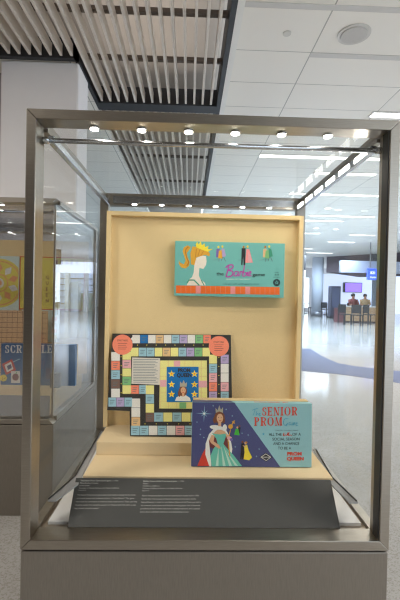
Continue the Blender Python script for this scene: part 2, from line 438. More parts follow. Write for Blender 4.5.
# ================================================================== DISPLAY CASES
def display_case(X0, X1, Y0, Y1, label, gm, front_posts=(True, True), leds_right=True):
    """X0..X1 inside edges of the front frame, Y0 front plane, Y1 back"""
    Z0, Z1 = EYE-.6516, EYE+.446
    fw_ = .026; dp = .06
    t = thing('display_case', label, 'display case', ((X0+X1)/2, Y0, 0), 'steel framed glass display cases')
    A, B = X0-fw_, X1+fw_
    bm = bmesh.new()
    box(bm, A, B, Y0+.004, Y1+.02, .0, Z0-fw_-.006)
    obj('plinth', bm, PLINTHM, t, .003)
    bm = bmesh.new(); box(bm, A+.004, B-.004, Y0+.012, Y1+.01, Z0-fw_-.006, Z0-fw_); obj('shadow_gap', bm, STEELD, t)
    # mitred front frame
    def frame_bar(name, o1, o2, i1, i2, M):
        bm = bmesh.new()
        hexa(bm, [(o1[0], Y0, o1[1]), (o2[0], Y0, o2[1]), (i1[0], Y0, i1[1]), (i2[0], Y0, i2[1]),
                  (o1[0], Y0+dp, o1[1]), (o2[0], Y0+dp, o2[1]), (i1[0], Y0+dp, i1[1]), (i2[0], Y0+dp, i2[1])])
        return obj(name, bm, M, t, .0018)
    zb, zt = Z0-fw_, Z1+fw_
    frame_bar('bottom_rail', (A, zb), (B, zb), (X1, Z0), (X0, Z0), STEELH)
    frame_bar('top_rail', (B, zt), (A, zt), (X0, Z1), (X1, Z1), STEELH)
    if front_posts[0]: frame_bar('corner_post', (A, zt), (A, zb), (X0, Z0), (X0, Z1), STEEL)
    if front_posts[1]: frame_bar('corner_post', (B, zb), (B, zt), (X1, Z1), (X1, Z0), STEEL)
    if front_posts[1]: bx('post_gasket', (X1-.003, X1, Y0+.004, Y0+.036, Z0, Z1), STEELD, t)
    # rear posts and rails
    for xa, xb in ((A, A+.04), (B-.04, B)):
        bx('corner_post', (xa, xb, Y1-.03, Y1+.01, zb, zt), STEEL, t, .0015)
    bx('top_rail', (A+.04, B-.04, Y1-.03, Y1+.01, Z1-.030, zt), STEELH, t, .0015)
    bx('bottom_rail', (A+.04, B-.04, Y1-.03, Y1+.01, zb, Z0+.0), STEELH, t, .0015)
    for xa, xb in ((A, X0), (X1, B)):
        bx('side_rail', (xa, xb, Y0+dp, Y1-.03, Z1+.004, zt), STEELH, t)
        bx('side_rail', (xa, xb, Y0+dp, Y1-.03, zb, Z0), STEELH, t)
    bx('case_floor', (X0, X1, Y0+dp-.0, Y1-.03, zb, Z0-.012), mat('case_floor_steel', (170, 160, 148), .3, .8), t)
    # glass
    bx('front_glass', (X0-.004, X1+.004, Y0+.028, Y0+.034, Z0-.004, Z1+.004), gm, t)
    bx('side_glass', (A+.010, A+.016, Y0+dp, Y1-.03, Z0-.004, Z1+.004), gm, t)
    bx('side_glass', (B-.016, B-.010, Y0+(dp if front_posts[1] else .03), Y1-.03, Z0-.004, Z1+.004), gm, t)
    bx('back_glass', (A+.04, B-.04, Y1-.013, Y1-.007, Z0-.004, Z1-.03), gm, t)
    bx('top_glass', (X0, X1, Y0+dp, Y1-.03, Z1+.006, Z1+.014), gm, t)
    # cross tube behind the front glass, with end mounts
    zt_ = EYE+.409
    bm = bmesh.new(); tube(bm, (X0+.016, Y0+.05, zt_), (X1-.012, Y0+.05, zt_), .0065, 16); o = obj('cross_tube', bm, POLISH, t)
    for xa, xb in ((X0+.001, X0+.018), (X1-.014, X1-.001)):
        bm = bmesh.new(); tube(bm, (xa, Y0+.05, zt_), (xb, Y0+.05, zt_), .0095, 16); obj('tube_mount', bm, POLISH, t)
    # led spots in the underside of the front rail and the back rail
    n = 6; w = X1-X0
    for row, (yy, zz) in enumerate(((Y0+.047, Z1), (Y1-.045, Z1-.024))):
        if row == 1: bx('lamp_rail', (X0+.04, X1-.04, yy-.013, yy+.013, zz, zz+.03), POLISH, t)
        for k in range(n):
            xx = X0+.138+(.1275)*k if abs(w-.9276) < .01 else X0+w*(k+.7)/(n+.4)
            bm = bmesh.new(); tube(bm, (xx, yy, zz-.004), (xx, yy, zz+.001), .0145, 14); h = obj('lamp_bezel', bm, POLISH, t)
            bm = bmesh.new(); tube(bm, (xx, yy, zz-.0055), (xx, yy, zz-.004), .0115, 14); obj('lamp_lens', bm, LEDM, h)
            area_light('lamp_glow', (xx, yy, zz-.008), (math.radians(26 if row == 0 else -5), 0, 0), .014, .014, LED_P[row], (1, .92, .79), t, math.radians(150))
    # led bars along both sides
    for side, xx in ((-1, X0+.016), (1, X1-.016)):
        bx('lamp_rail', (xx-.009, xx+.009, Y0+.062, Y1-.05, EYE+.408, EYE+.428), POLISH, t, .002)
        bx('lamp_rail', (xx-.006+side*.014, xx+.006+side*.014, Y0+.062, Y1-.05, EYE+.436, EYE+.446), STEELH, t)
        if side > 0 and leds_right:
            for k in range(6):
                ya = Y0+.085+k*.128
                bx('lamp_lens', (xx-.0105, xx-.009, ya, ya+.085, EYE+.411, EYE+.425), LEDM, t)
                area_light('lamp_glow', (xx-.014, ya+.042, EYE+.416), (0, math.radians(50), 0), .012, .08, .16, (1, .93, .82), t)
    if not front_posts[1]: bx('corner_trim', (B-.018, B-.009, Y0+.022, Y0+.030, Z0, Z1), STEEL, t)
    return t
LED_P = (.175, .06)
near = display_case(-.4035, .524, 1.05, 1.94, 'steel framed glass case in front holding two boxed games and an open board', CLEAR)
far_case = display_case(-1.72, -.706, 2.05, 2.95, 'second steel framed glass case standing behind at the left', CLEAR2, front_posts=(True, False), leds_right=False)

# ================================================================== INSIDE THE NEAR CASE
ZD, ZR, ZB = EYE-.56, EYE-.515, EYE-.655
YP = 1.537
# pale mounting board under everything, wider than the deck, with side flaps
t = thing('mounting_board', 'pale grey mounting board lying under the stepped tan deck', 'board', (.05, 1.3, EYE-.6636))
bm = bmesh.new()
p = [atz(48, 521.5, ZB), atz(361, 523, ZB)]
prism(bm, [(p[0].x, p[0].y), (p[1].x, p[1].y), (p[1].x+.004, 1.70), (p[0].x-.004, 1.70)], EYE-.6636, ZB)
obj('board_sheet', bm, BOARDW, t)
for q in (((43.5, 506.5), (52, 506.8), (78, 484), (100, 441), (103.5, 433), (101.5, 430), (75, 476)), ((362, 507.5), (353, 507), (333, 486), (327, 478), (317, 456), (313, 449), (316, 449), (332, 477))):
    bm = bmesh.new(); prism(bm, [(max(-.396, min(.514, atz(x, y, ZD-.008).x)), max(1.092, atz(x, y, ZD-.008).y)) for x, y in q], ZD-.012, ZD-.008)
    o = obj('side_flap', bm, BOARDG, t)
    bm = bmesh.new(); e = [Vector((max(-.393, min(.511, p_.x)), max(1.096, p_.y), p_.z)) for p_ in (atz(*q[0], ZD-.006), atz(*q[-1], ZD-.006), atz(*q[-2], ZD-.006))]
    for a_, b_ in zip(e, e[1:]): tube(bm, a_, b_, .0022, 6)
    obj('edge_seal', bm, STEELD, t)

# deck
XL, XR = -.313, .4575
t = thing('display_deck', 'low fabric covered deck in the front case with a step at its back', 'plinth', (.07, 1.38, ZB))
bx('deck', (XL, XR, 1.222, 1.62, ZB+.0, ZD), FABRIC2, t, .002)
bx('riser', (XL+.004, .412, 1.381, 1.62, ZD, ZR), FABRIC2, t, .002)
# back panel: shallow tray with a rim
PX0, PX1, PZ0, PZ1 = -.320, .4365, ZR, EYE+.3125
t = thing('back_panel', 'upright tan fabric panel with a raised rim standing behind the games', 'panel', ((PX0+PX1)/2, YP+.03, ZR))
rw = .0165
bx('panel_field', (PX0+rw, PX1-rw, YP+.028, YP+.05, PZ0, PZ1-rw), FABRIC, t)
bx('panel_rim', (PX0, PX0+rw, YP, YP+.05, PZ0, PZ1), FABRIC, t, .001)
bx('panel_rim', (PX1-rw, PX1, YP, YP+.05, PZ0, PZ1), FABRIC, t, .001)
bx('panel_rim', (PX0+rw, PX1-rw, YP, YP+.05, PZ1-rw, PZ1), FABRIC, t, .001)

# label panel: charcoal sheet sloping down in front of the deck
def plane_from(p0, p1, p2):
    u = (p1-p0).normalized(); v = (p2-p0); v = (v-u*v.dot(u)).normalized(); return u, v
BL, BR = atz(68, 526, ZB+.004), atz(341, 529.5, ZB+.004); TL, TR = atz(76, 477.5, ZD+.001), atz(330.5, 478, ZD+.001)
yb = (BL.y+BR.y)/2; BL.y = BR.y = yb; yt = min(TL.y, TR.y)-.002; TL = aty(76, 477.5, yt); TR = aty(330.5, 478, yt)
TL.z = TR.z = ZD+.001
U, V = plane_from(BL, BR, TL); N = U.cross(V)
t = thing('label_panel', 'charcoal sloping text panel with two columns of small white print', 'label', (BL+BR)/2)
bm = bmesh.new(); th = N*.004
hexa(bm, [BL, BR, TR, TL, BL-th, BR-th, TR-th, TL-th]); obj('panel_sheet', bm, LABEL, t)
b2 = bmesh.new(); hexa(b2, [BL+U*.04-th*1.0, BR-U*.05-th*1.0, BR-U*.05-th*4, BL+U*.04-th*4] + [p+V*.02 for p in (BL+U*.04-th*1.0, BR-U*.05-th*1.0, BR-U*.05-th*4, BL+U*.04-th*4)])
obj('panel_foot', b2, BOARDG, t)
pr = Print(BL, U, V)
def mp(x, y): return 70+x*70/400, 475+y*45/257
pr.map = mp
pr.text('The Senior Prom Game board game', 60, 36, 236, 8, PRINTW, bold=.022); pr.text('c. 1960s', 243, 36, 276, 8, PRINTW)
pr.text('Milton Bradley Company', 57, 50, 163, 8, PRINTW); pr.text('private lender', 55, 64, 113, 8, PRINTW)
pr.text('Courtesy of Valerie Rechlow, San Mateo, California', 52, 78, 280, 8, PRINTW, shear=.2); pr.text('R2014.2', 49, 90, 90, 6, PRINTW)
for i, (s_, x1) in enumerate((('The Senior Prom board game advertised itself as having "all the thrills', 374), ('of a social season and a chance to be a ... Prom Queen!" The game', 367), ('instructed the contestants in order to move ahead such as "Date your boy', 384), ('of going steady (the school\'s queen)," or "Dance with Tall, dark at last', 376), ('bag, Attach school\'s season"', 166))):
    pr.text(s_, 42-4*i, 118+19*i, x1, 9, PRINTW)
pr.map = lambda x, y: (135+x*70/400, 475+y*45/257)
pr.text('Barbie, Queen of the Prom board game', 48, 39, 240, 8, PRINTW, bold=.022); pr.text('c. 1960s', 248, 39, 280, 8, PRINTW)
pr.text('Mattel', 46, 53, 75, 8, PRINTW); pr.text('Hawthorne, California', 45, 66, 140, 8, PRINTW)
pr.text('Courtesy of Hillary McGovern, San Rafael, California', 43, 80, 270, 8, PRINTW, shear=.2); pr.text('R2014.3', 42, 93, 78, 6, PRINTW)
for i, (s_, x1) in enumerate((('Mattel introduced Barbie, the first adult fashion model doll in 1959.', 366), ('Shortly after, the company produced a board game that starts by the', 347), ('beloved beauty. In order to win, Barbie: Queen of the Prom, you had to', 378), ('be crowned prom queen and find the winning player had to become', 372), ('president of their school club, have a steady boyfriend, and a special', 370), ('prom dress with their allowance and babysitting money.', 308))):
    pr.text(s_, 40-2*i, 122+18.5*i, x1, 9, PRINTW)
pr.build('lettering', t)

# ---------------------------------------------------------------- inks
INK = lambda n_, c: mat('ink_'+n_, c, .45, noise=.015, nscale=60)
TEAL = INK('turquoise', (112, 184, 176)); TEALD = INK('turquoise_shade', (60, 150, 120)); ORANGE = INK('orange', (240, 112, 40)); PINK = INK('pink', (240, 150, 150))
GOLD = INK('gold', (224, 166, 52)); GOLDD = INK('gold_shade', (188, 122, 40)); YEL = INK('yellow', (245, 222, 60)); SKIN = INK('pale_skin', (240, 228, 212)); SKIN2 = INK('warm_skin', (226, 176, 136))
MAG = INK('magenta', (190, 66, 168)); BLK = INK('black', (36, 36, 40)); GREYI = INK('grey', (96, 112, 116)); WHT = INK('white', (238, 236, 228)); RED = INK('red', (206, 58, 40)); SEAL = INK('seal_black', (40, 64, 66))
NAVY = INK('night_blue', (72, 76, 124)); LTEAL = INK('pale_teal', (146, 194, 200)); LBLUE = INK('light_blue', (150, 190, 204)); BLUE = INK('bright_blue', (0, 108, 176)); CREAM = INK('cream_yellow', (232, 224, 140))
SALM = INK('salmon', (240, 134, 104)); LAV = INK('lavender', (178, 160, 200)); GRN = INK('leaf_green', (126, 186, 124)); TANI = INK('tan', (222, 182, 130)); BRN = INK('brown', (120, 92, 82)); BPINK = INK('rose', (228, 168, 172)); OFFW = INK('off_white', (226, 222, 214)); PAPER = INK('paper', (214, 206, 194))
VGRN = INK('vivid_green', (70, 190, 60)); GOWN = INK('gown_aqua', (108, 196, 176)); GOWNL = INK('gown_light', (190, 226, 212)); PURP = INK('purple', (120, 100, 170)); HAIRB = INK('hair_brown', (130, 74, 44)); BROWNG = INK('gown_brown', (150, 118, 96)); CYT = INK('script_cyan', (70, 160, 190)); SILV = INK('silver', (176, 170, 150)); REDD = INK('red_orange', (222, 74, 46)); MAROON = INK('maroon', (120, 52, 54))
KRAFT = mat('kraft_card', (214, 188, 140), .8, noise=.03, nscale=50)

# ---------------------------------------------------------------- turquoise box on the panel
FY = YP-.012
c = [aty(174.6, 241, FY), aty(284.6, 243.3, FY), aty(284.2, 297.6, FY), aty(174.8, 296, FY)]
x0, x1 = (c[0].x+c[3].x)/2, (c[1].x+c[2].x)/2; z1, z0 = (c[0].z+c[1].z)/2, (c[2].z+c[3].z)/2
t = thing('game_box', 'turquoise boxed board game with a ponytail figure, mounted high on the tan panel', 'board game', ((x0+x1)/2, FY+.03, z0))
bx('box_lid', (x0, x1, FY, FY+.024, z0, z1), TEAL, t, .0012)
bx('box_base', (x0+.002, x1-.002, FY+.024, YP+.028, z0+.002, z1-.002), mat('base_teal', (96, 170, 165), .7), t)
for xx in (x0+.06, x1-.07):
    bm = bmesh.new(); tube(bm, (xx, FY+.004, z0-.002), (xx, YP+.028, z0-.002), .0018, 8); obj('support_pin', bm, mat('clear_pin', (205, 200, 185), .3), t)
pr = Print((x0, FY, z0), (1, 0, 0), (0, 0, 1))
A1 = lambda x, y: (170+x*60/400, 235+y*65/433); A2 = lambda x, y: (210+x/5, 235+y/5)
pr.map = A1
# plain generic bust: hair mass with a tail, bare shoulders, crown
pr.poly([(140, 82), (118, 68), (92, 82), (84, 110), (98, 150), (104, 172), (92, 196), (66, 182), (60, 166), (58, 192), (74, 216), (102, 224), (126, 206), (132, 180), (118, 150), (112, 120), (128, 100)], GOLD, 1)
pr.curve([(122, 78), (104, 104), (112, 150), (124, 182), (112, 208)], 7, GOLDD, 2)
pr.poly([(150, 76), (136, 120), (140, 196), (162, 202), (176, 150), (210, 140), (236, 132), (262, 142), (266, 124), (250, 104), (200, 82)], GOLD, 2)
for a_ in ((176, 92, 170, 150), (200, 96, 186, 140), (226, 104, 204, 138)): pr.line([a_[:2], a_[2:]], 4, GOLDD, 3)
pr.poly([(170, 156), (206, 138), (240, 140), (244, 176), (240, 200), (222, 226), (196, 220), (192, 270), (204, 296), (232, 318), (238, 336), (112, 336), (118, 302), (146, 282), (158, 250), (162, 190)], SKIN, 1)
pr.ell(182, 166, 9, 13, SKIN, 4)
pr.line([(112, 322), (126, 300), (160, 300), (196, 336)], 8, TEALD, 3); pr.line([(208, 300), (228, 336)], 6, TEALD, 3)
pr.poly([(172, 62), (182, 46), (192, 66), (204, 40), (212, 70), (230, 56), (234, 82), (256, 72), (252, 96), (286, 92), (252, 112), (206, 96), (176, 82)], YEL, 4)
# checkered band
for i in range(21):
    xa, xb = 40+i*(732-40)/21, 40+(i+1)*(732-40)/21
    pr.rect(xa+1.5, 336+i*.55, xb-1.5, 388+i*.5, PINK if i in (4, 11, 12) and i != 12 or i == 14 else ORANGE, 1)
    pr.rect(xa-1.2, 336+i*.55, xa+1.2, 388+i*.5, SALM, 1)
# three small groups of dresses
pr.map = A2
for cx, cols in ((54, (PURP, GOLD, LAV)), (180, (BLK, PINK, BPINK)), (288, (TANI, GRN, TEALD))):
    pr.ell(cx-12, 60, 5, 6, YEL if cx == 54 else GOLDD, 2); pr.ell(cx+8, 58, 5, 6, YEL, 2)
    if cx == 180:
        pr.poly([(158, 66), (178, 66), (176, 150), (168, 150), (166, 106), (162, 150), (156, 150)], cols[0], 2); pr.poly([(182, 70), (196, 70), (214, 138), (176, 140)], cols[1], 2); pr.poly([(190, 84), (204, 104), (208, 138), (192, 138)], cols[2], 3)
    else:
        pr.poly([(cx-22, 70), (cx-6, 68), (cx-4, 110), (cx-24, 112)], cols[0], 2); pr.poly([(cx-10, 80), (cx+4, 74), (cx+8, 118), (cx-14, 116)], cols[1], 3); pr.poly([(cx+4, 66), (cx+18, 70), (cx+26, 106), (cx+6, 112)], cols[2], 2)
        pr.line([(cx-8, 112), (cx-10, 134)], 3, GREYI, 2); pr.line([(cx+10, 110), (cx+2, 130)], 3, GREYI, 2); pr.line([(cx+14, 110), (cx+24, 132)], 3, GREYI, 2)
    pr.line([(cx-42, 126), (cx-16, 124)], 2, GREYI, 2)
pr.text('the', 32, 202, 68, 18, BLK, 2, bold=.012); pr.text('game', 212, 206, 274, 18, BLK, 2, bold=.012)
M_ = MAG
pr.curve([(94, 156), (88, 180), (80, 210)], 6, M_, 3)
pr.curve([(78, 164), (92, 152), (112, 150), (114, 164), (94, 176), (112, 182), (112, 200), (92, 210), (78, 206)], 6, M_, 3)
pr.curve([(140, 184), (128, 182), (120, 196), (126, 206), (138, 196), (142, 184), (140, 204), (148, 202)], 5, M_, 3)
pr.curve([(148, 202), (154, 182), (160, 186), (164, 184), (162, 202)], 5, M_, 3)
pr.curve([(172, 150), (168, 180), (164, 204), (176, 204), (182, 190), (172, 188)], 5, M_, 3)
pr.curve([(188, 184), (186, 202), (192, 204)], 5, M_, 3); pr.ell(190, 174, 3, 3, M_, 3)
pr.curve([(194, 196), (204, 190), (202, 182), (194, 190), (196, 204), (208, 202)], 5, M_, 3)
pr.text('QUEEN OF THE PROM', 80, 224, 200, 6, WHT, 2)
pr.text('A fun game with real-life appeal for all girls', 64, 248, 246, 7, SEAL, 2, shear=.3)
pr.ell(333, 238, 18, 18, SEAL, 2); pr.star(333, 238, 11, TEAL, 3); pr.ell(333, 238, 3.5, 3.5, SEAL, 4)
pr.text('AGES', 322, 190, 344, 5, SEAL, 2); pr.text('8-14', 324, 202, 344, 7, SEAL, 2, bold=.02); pr.text('2 to 4 players', 316, 214, 350, 4, SEAL, 2)
pr.build('cover_print', t)

# ---------------------------------------------------------------- the open playing board
zb_ = ZR
B0 = atz(145, 437, zb_); yB = B0.y; yT = YP+.020
zT = aty(170, 334.5, yT).z
V = Vector((0, yT-yB, zT-zb_)).normalized(); U = Vector((1, 0, 0)); N = U.cross(V)
pr = Print((0, yB, zb_), U, V)
pr.map = lambda x, y: (100+x/2.667, 320+y/2.667)
out = [(33, 36), (349, 40), (356, 314), (80, 309), (79, 243), (19, 240)]
ol = [pr.uv(*p) for p in out]
t = thing('game_board', 'open playing board with a winding coloured track, leaning on the tan panel', 'board game', (-.05, yB, zb_))
bm = bmesh.new()
# put the lowest edge on the step
vmin = min(v for u, v in ol); ol = [(u, max(v, 0) if v < .01 else v) for u, v in ol]
uq = pr.uv(80, 243); k6 = ol + [uq]
F_ = [bm.verts.new(pr.O+U*u+V*v) for u, v in k6]; G_ = [bm.verts.new(pr.O+U*u+V*v-N*.005) for u, v in k6]
mx_ = pr.uv(352.5, 240); F_.append(bm.verts.new(pr.O+U*mx_[0]+V*mx_[1])); G_.append(bm.verts.new(pr.O+U*mx_[0]+V*mx_[1]-N*.005))
for q in ((0, 5, 4, 7, 1), (7, 4, 3, 2)):
    bm.faces.new([F_[i] for i in q]); bm.faces.new([G_[i] for i in q[::-1]])
for a_, b_ in ((0, 1), (1, 7), (7, 2), (2, 3), (3, 4), (4, 5), (5, 0)): bm.faces.new((F_[a_], G_[a_], G_[b_], F_[b_]))
bmesh.ops.delete(bm, geom=[v for v in bm.verts if not v.link_faces], context='VERTS')
obj('board_sheet', bm, mat('board_black', (44, 42, 40), .5, noise=.02), t)
def track(x0, y0, x1, y1, cols, vert=False, txt=True):
    n_ = len(cols)
    for i, M_ in enumerate(cols):
        a, b = i/n_, (i+1)/n_
        if vert: r = (x0, y0+(y1-y0)*a+.5, x1, y0+(y1-y0)*b-.5)
        else: r = (x0+(x1-x0)*a+.5, y0, x0+(x1-x0)*b-.5, y1)
        pr.rect(*r, M_, 1)
        if txt and M_ not in (OFFW, CREAM):
            for k in range(3):
                yy = r[1]+(r[3]-r[1])*(.3+.2*k); pr.rect(r[0]+(r[2]-r[0])*.2, yy-.7, r[0]+(r[2]-r[0])*(.8-.1*k), yy+.7, GREYI, 2)
W_, Y_, LB, BL_, TN, LV, GR, SA, PK, BR_ = OFFW, CREAM, LBLUE, BLUE, TANI, LAV, GRN, SALM, BPINK, BRN
track(86, 40, 296, 62, [W_, BL_, W_, TN, W_, LB, LV, W_, GR, SA])
track(82, 74, 294, 97, [Y_, LB, LB, Y_, TN, Y_, LB, LV, GR, Y_])
track(30, 85, 53, 207, [W_, SA, LB, BR_, W_], True)
track(22, 207, 86, 231, [LB, LV, LB])
track(60, 84, 83, 196, [Y_, PK, Y_, GR, Y_], True)
track(60, 174, 126, 197, [Y_, SA, LB])
track(122, 174, 144, 272, [Y_, LB, Y_, BR_], True)
track(144, 247, 340, 271, [LB, Y_, LB, Y_, LB, PK, Y_, LB])
track(84, 209, 107, 284, [W_, W_, TN], True)
track(82, 282, 345, 307, [LB, LB, W_, LB, W_, PK, LB, W_, SA, LB, LV])
track(322, 92, 343, 240, [LV, W_, W_, PK, LB, W_], True)
track(291, 92, 312, 240, [Y_, LB, PK, SA, LV, Y_], True)
for cx, cy in ((60, 66), (317, 70)):
    pr.ell(cx, cy, 27, 27, SALM, 3, 32)
    pr.text('START HERE' if cx == 60 else 'STUDY HALL', cx-14, cy-9, cx+14, 5, BLK, 4)
    for k in range(4): pr.rect(cx-12, cy-4+5*k, cx+12-3*(k % 2), cy-3+5*k, MAROON, 4)
# fans joining the tracks to the discs
pr.poly([(82, 50), (90, 41), (90, 61)], OFFW, 2); pr.poly([(80, 82), (92, 74), (92, 97)], CREAM, 2)
pr.poly([(160, 108), (285, 108), (286, 237), (158, 236)], CREAM, 1)
for x in (160, 182, 204, 226, 248, 270): pr.rect(x, 108, x+.8, 236, TANI, 2)
for y in (128, 150, 172, 194, 216): pr.rect(159, y, 286, y+.8, TANI, 2)
pr.rect(197, 109, 214, 124, BPINK, 3); pr.rect(212, 220, 230, 236, GRN, 3); pr.rect(160, 160, 177, 178, BPINK, 3); pr.rect(263, 162, 285, 180, BPINK, 3)
pr.rect(178, 125, 263, 219, BLUE, 4)
pr.text('PROM', 208, 139, 241, 10, BLK, 5, bold=.05); pr.text('QUEEN', 205, 152, 244, 10, BLK, 5, bold=.05)
for x in (191, 252):
    for y in (144, 172, 198): pr.star(x, y, 10, YEL, 5); pr.star(x, y, 4, ORANGE, 6)
# small portrait with a crown
pr.poly([(200, 216), (204, 206), (216, 200), (228, 200), (240, 208), (242, 217)], WHT, 5); pr.ell(221, 190, 11, 14, HAIRB, 5); pr.ell(222, 188, 7, 9, SKIN2, 6); pr.poly([(213, 178), (214, 164), (219, 170), (223, 160), (227, 170), (232, 166), (231, 178)], SILV, 7); pr.rect(219, 196, 225, 204, SKIN2, 6)
pr.ell(212, 196, 4, 9, HAIRB, 6); pr.rect(219, 192.5, 225, 193.8, RED, 7); pr.ell(219.5, 187, .9, .9, BLK, 7); pr.ell(225, 187, .9, .9, BLK, 7)
# rules sheet
pr.poly([(86, 100), (160, 102), (159, 173), (84, 170)], PAPER, 3)
for k in range(15): pr.rect(89, 105+4.3*k, 156-(k*7 % 12), 106.3+4.3*k, GREYI, 4)
# dots along the black lanes
for x in range(100, 300, 25): pr.ell(x, 67, 1.4, 1, YEL, 2)
for y in range(100, 230, 24): pr.ell(317, y, 1, 1.4, YEL, 2); pr.ell(56.5, y-2, 1, 1.4, YEL, 2) if y < 200 else None
for x in range(120, 330, 30): pr.ell(x, 277, 1.4, 1, YEL, 2)
pr.build('board_print', t)

# ---------------------------------------------------------------- Prom box on the deck
th_ = .012
S = [atz(191.5, 468.3, ZD), atz(313.2, 467.0, ZD)]
yS = (S[0].y+S[1].y)/2; yS2 = yS+th_
ztop = (aty(192, 402.5, yS2).z+aty(309.5, 404.5, yS2).z)/2
V = Vector((0, th_, ztop-ZD)).normalized(); U = Vector((1, 0, 0)); N = U.cross(V)
hgt = Vector((0, th_, ztop-ZD)).length
x0, x1 = (S[0].x+aty(192, 402.5, yS2).x)/2, (S[1].x+aty(309.5, 404.5, yS2).x)/2
O = Vector((x0, yS, ZD+.0022))
t = thing('game_box', 'blue and teal game box with a crowned woman, standing on the deck', 'board game', ((x0+x1)/2, yS+.03, ZD))
def slab(name, ua, ub, va, vb, na, nb, M, par, bev=.0012, mats=None):
    bm = bmesh.new()
    pt = lambda u, v, n_: O+U*u+V*v-N*n_
    hexa(bm, [pt(ua, va, na), pt(ub, va, na), pt(ub, vb, na), pt(ua, vb, na), pt(ua, va, nb), pt(ub, va, nb), pt(ub, vb, nb), pt(ua, vb, nb)])
    return obj(name, bm, M, par, bev)
W0 = x1-x0
slab('box_lid', 0, W0, 0, hgt, 0, .030, mat('lid_teal', (146, 194, 200), .45), t)
slab('box_base', .003, W0-.003, .0025, hgt+.003, .030, .062, KRAFT, t)
pr = Print(O, U, V)
pr.map = lambda x, y: (188+x/5.556, 395+y/5.556)
C2 = lambda x, y: ((240+x/5.128-188)*5.556, (y/5.128)*5.556)
uv_tl, uv_bl = (0, hgt), (0, 0)
# night-blue half, cut on the slant
a, b = pr.uv(258, 38)[0], pr.uv(520, 398)[0]
pr.raw([(0.0003, .0003), (b-.004, .0003), (a, hgt-.0003), (.0003, hgt-.0003)], NAVY, 1)
# sparkle star
cx, cy = 90, 103
for k in range(8):
    an = math.pi*k/4+.05; L_ = 48 if k % 2 == 0 else 26
    pr.poly([(cx+L_*math.cos(an), cy+L_*math.sin(an)), (cx+3*math.cos(an+1.57), cy+3*math.sin(an+1.57)), (cx-3*math.cos(an+1.57), cy-3*math.sin(an+1.57))], LBLUE, 2)
pr.ell(cx, cy, 6, 6, WHT, 3)
for x, y in ((246, 116), (70, 190), (212, 80), (68, 220), (88, 236), (300, 212), (334, 222), (262, 288), (140, 60), (50, 150), (395, 300), (380, 340), (420, 350)): pr.star(x, y, 6, LBLUE, 2, 4, .3)
# cloak, ermine, gown, torso, head, crown
pr.poly([(52, 394), (78, 330), (100, 290), (120, 394)], RED, 2)
pr.poly([(118, 396), (96, 330), (98, 270), (116, 218), (150, 180), (210, 190), (236, 240), (246, 300), (240, 340), (220, 260), (150, 240), (120, 290), (130, 396)], WHT, 3)
pr.poly([(120, 290), (116, 250), (150, 222), (212, 214), (228, 262), (232, 320), (206, 290), (150, 300)], MAROON, 4)
pr.poly([(132, 396), (124, 340), (140, 300), (160, 270), (190, 262), (212, 290), (250, 330), (300, 394)], GOWN, 5)
for q in ((170, 290, 160, 394), (184, 280, 200, 394), (196, 280, 236, 394), (206, 300, 268, 392)):
    pr.poly([(q[0], q[1]), (q[2]-7, q[3]), (q[2]+9, q[3])], GOWNL, 6)
pr.poly([(134, 212), (160, 206), (200, 206), (216, 214), (206, 240), (198, 268), (164, 268), (156, 240)], GOWN, 6)
pr.poly([(140, 214), (152, 200), (164, 192), (184, 192), (206, 202), (212, 212), (180, 218)], SKIN2, 7)
pr.poly([(130, 222), (148, 222), (142, 256), (172, 276), (182, 296), (168, 296), (128, 266), (118, 250)], SKIN2, 7)
pr.poly([(208, 214), (224, 220), (246, 244), (238, 256), (216, 240)], SKIN2, 7)
pr.ell(158, 180, 38, 13, WHT, 6, rot=.12); pr.ell(204, 180, 12, 18, WHT, 6)
pr.ell(175, 124, 29, 34, HAIRB, 7); pr.ell(148, 138, 9, 18, HAIRB, 7); pr.ell(198, 140, 8, 16, HAIRB, 7)
pr.ell(177, 128, 18, 25, SKIN2, 8); pr.rect(168, 148, 184, 172, SKIN2, 8)
pr.ell(170, 124, 2, 2, BLK, 9); pr.ell(184, 124, 2, 2, BLK, 9); pr.rect(172, 140, 184, 143, RED, 9); pr.poly([(176, 126), (179, 134), (174, 134)], TANI, 9)
pr.poly([(154, 98), (152, 70), (164, 84), (174, 56), (182, 82), (194, 66), (194, 98), (174, 90)], SILV, 9)
# sceptre and flowers
pr.line([(232, 340), (222, 250), (236, 190)], 5, GOLD, 8); pr.ell(236, 174, 13, 13, GOLD, 9); pr.line([(244, 162), (258, 140)], 6, GOLD, 9); pr.line([(244, 146), (260, 156)], 5, GOLD, 9)
pr.ell(230, 238, 14, 10, BPINK, 9); pr.ell(240, 246, 9, 8, PURP, 9)
# two dancing couples
pr.poly([(266, 186), (280, 190), (286, 224), (256, 220)], VGRN, 3); pr.poly([(278, 176), (292, 180), (288, 214), (280, 204)], BLK, 2); pr.ell(274, 180, 5, 6, SKIN2, 4); pr.ell(286, 172, 5, 6, HAIRB, 4)
pr.poly([(296, 270), (310, 266), (312, 320), (308, 356), (300, 356), (302, 316), (296, 358), (290, 356)], BLK, 3); pr.ell(302, 260, 6, 7, HAIRB, 4)
pr.poly([(312, 282), (328, 276), (336, 306), (356, 346), (340, 362), (308, 356), (314, 318)], YEL, 4); pr.ell(320, 266, 7, 8, SKIN2, 5); pr.ell(324, 263, 6, 6, GOLDD, 6); pr.line([(304, 280), (328, 290)], 4, SKIN2, 5)
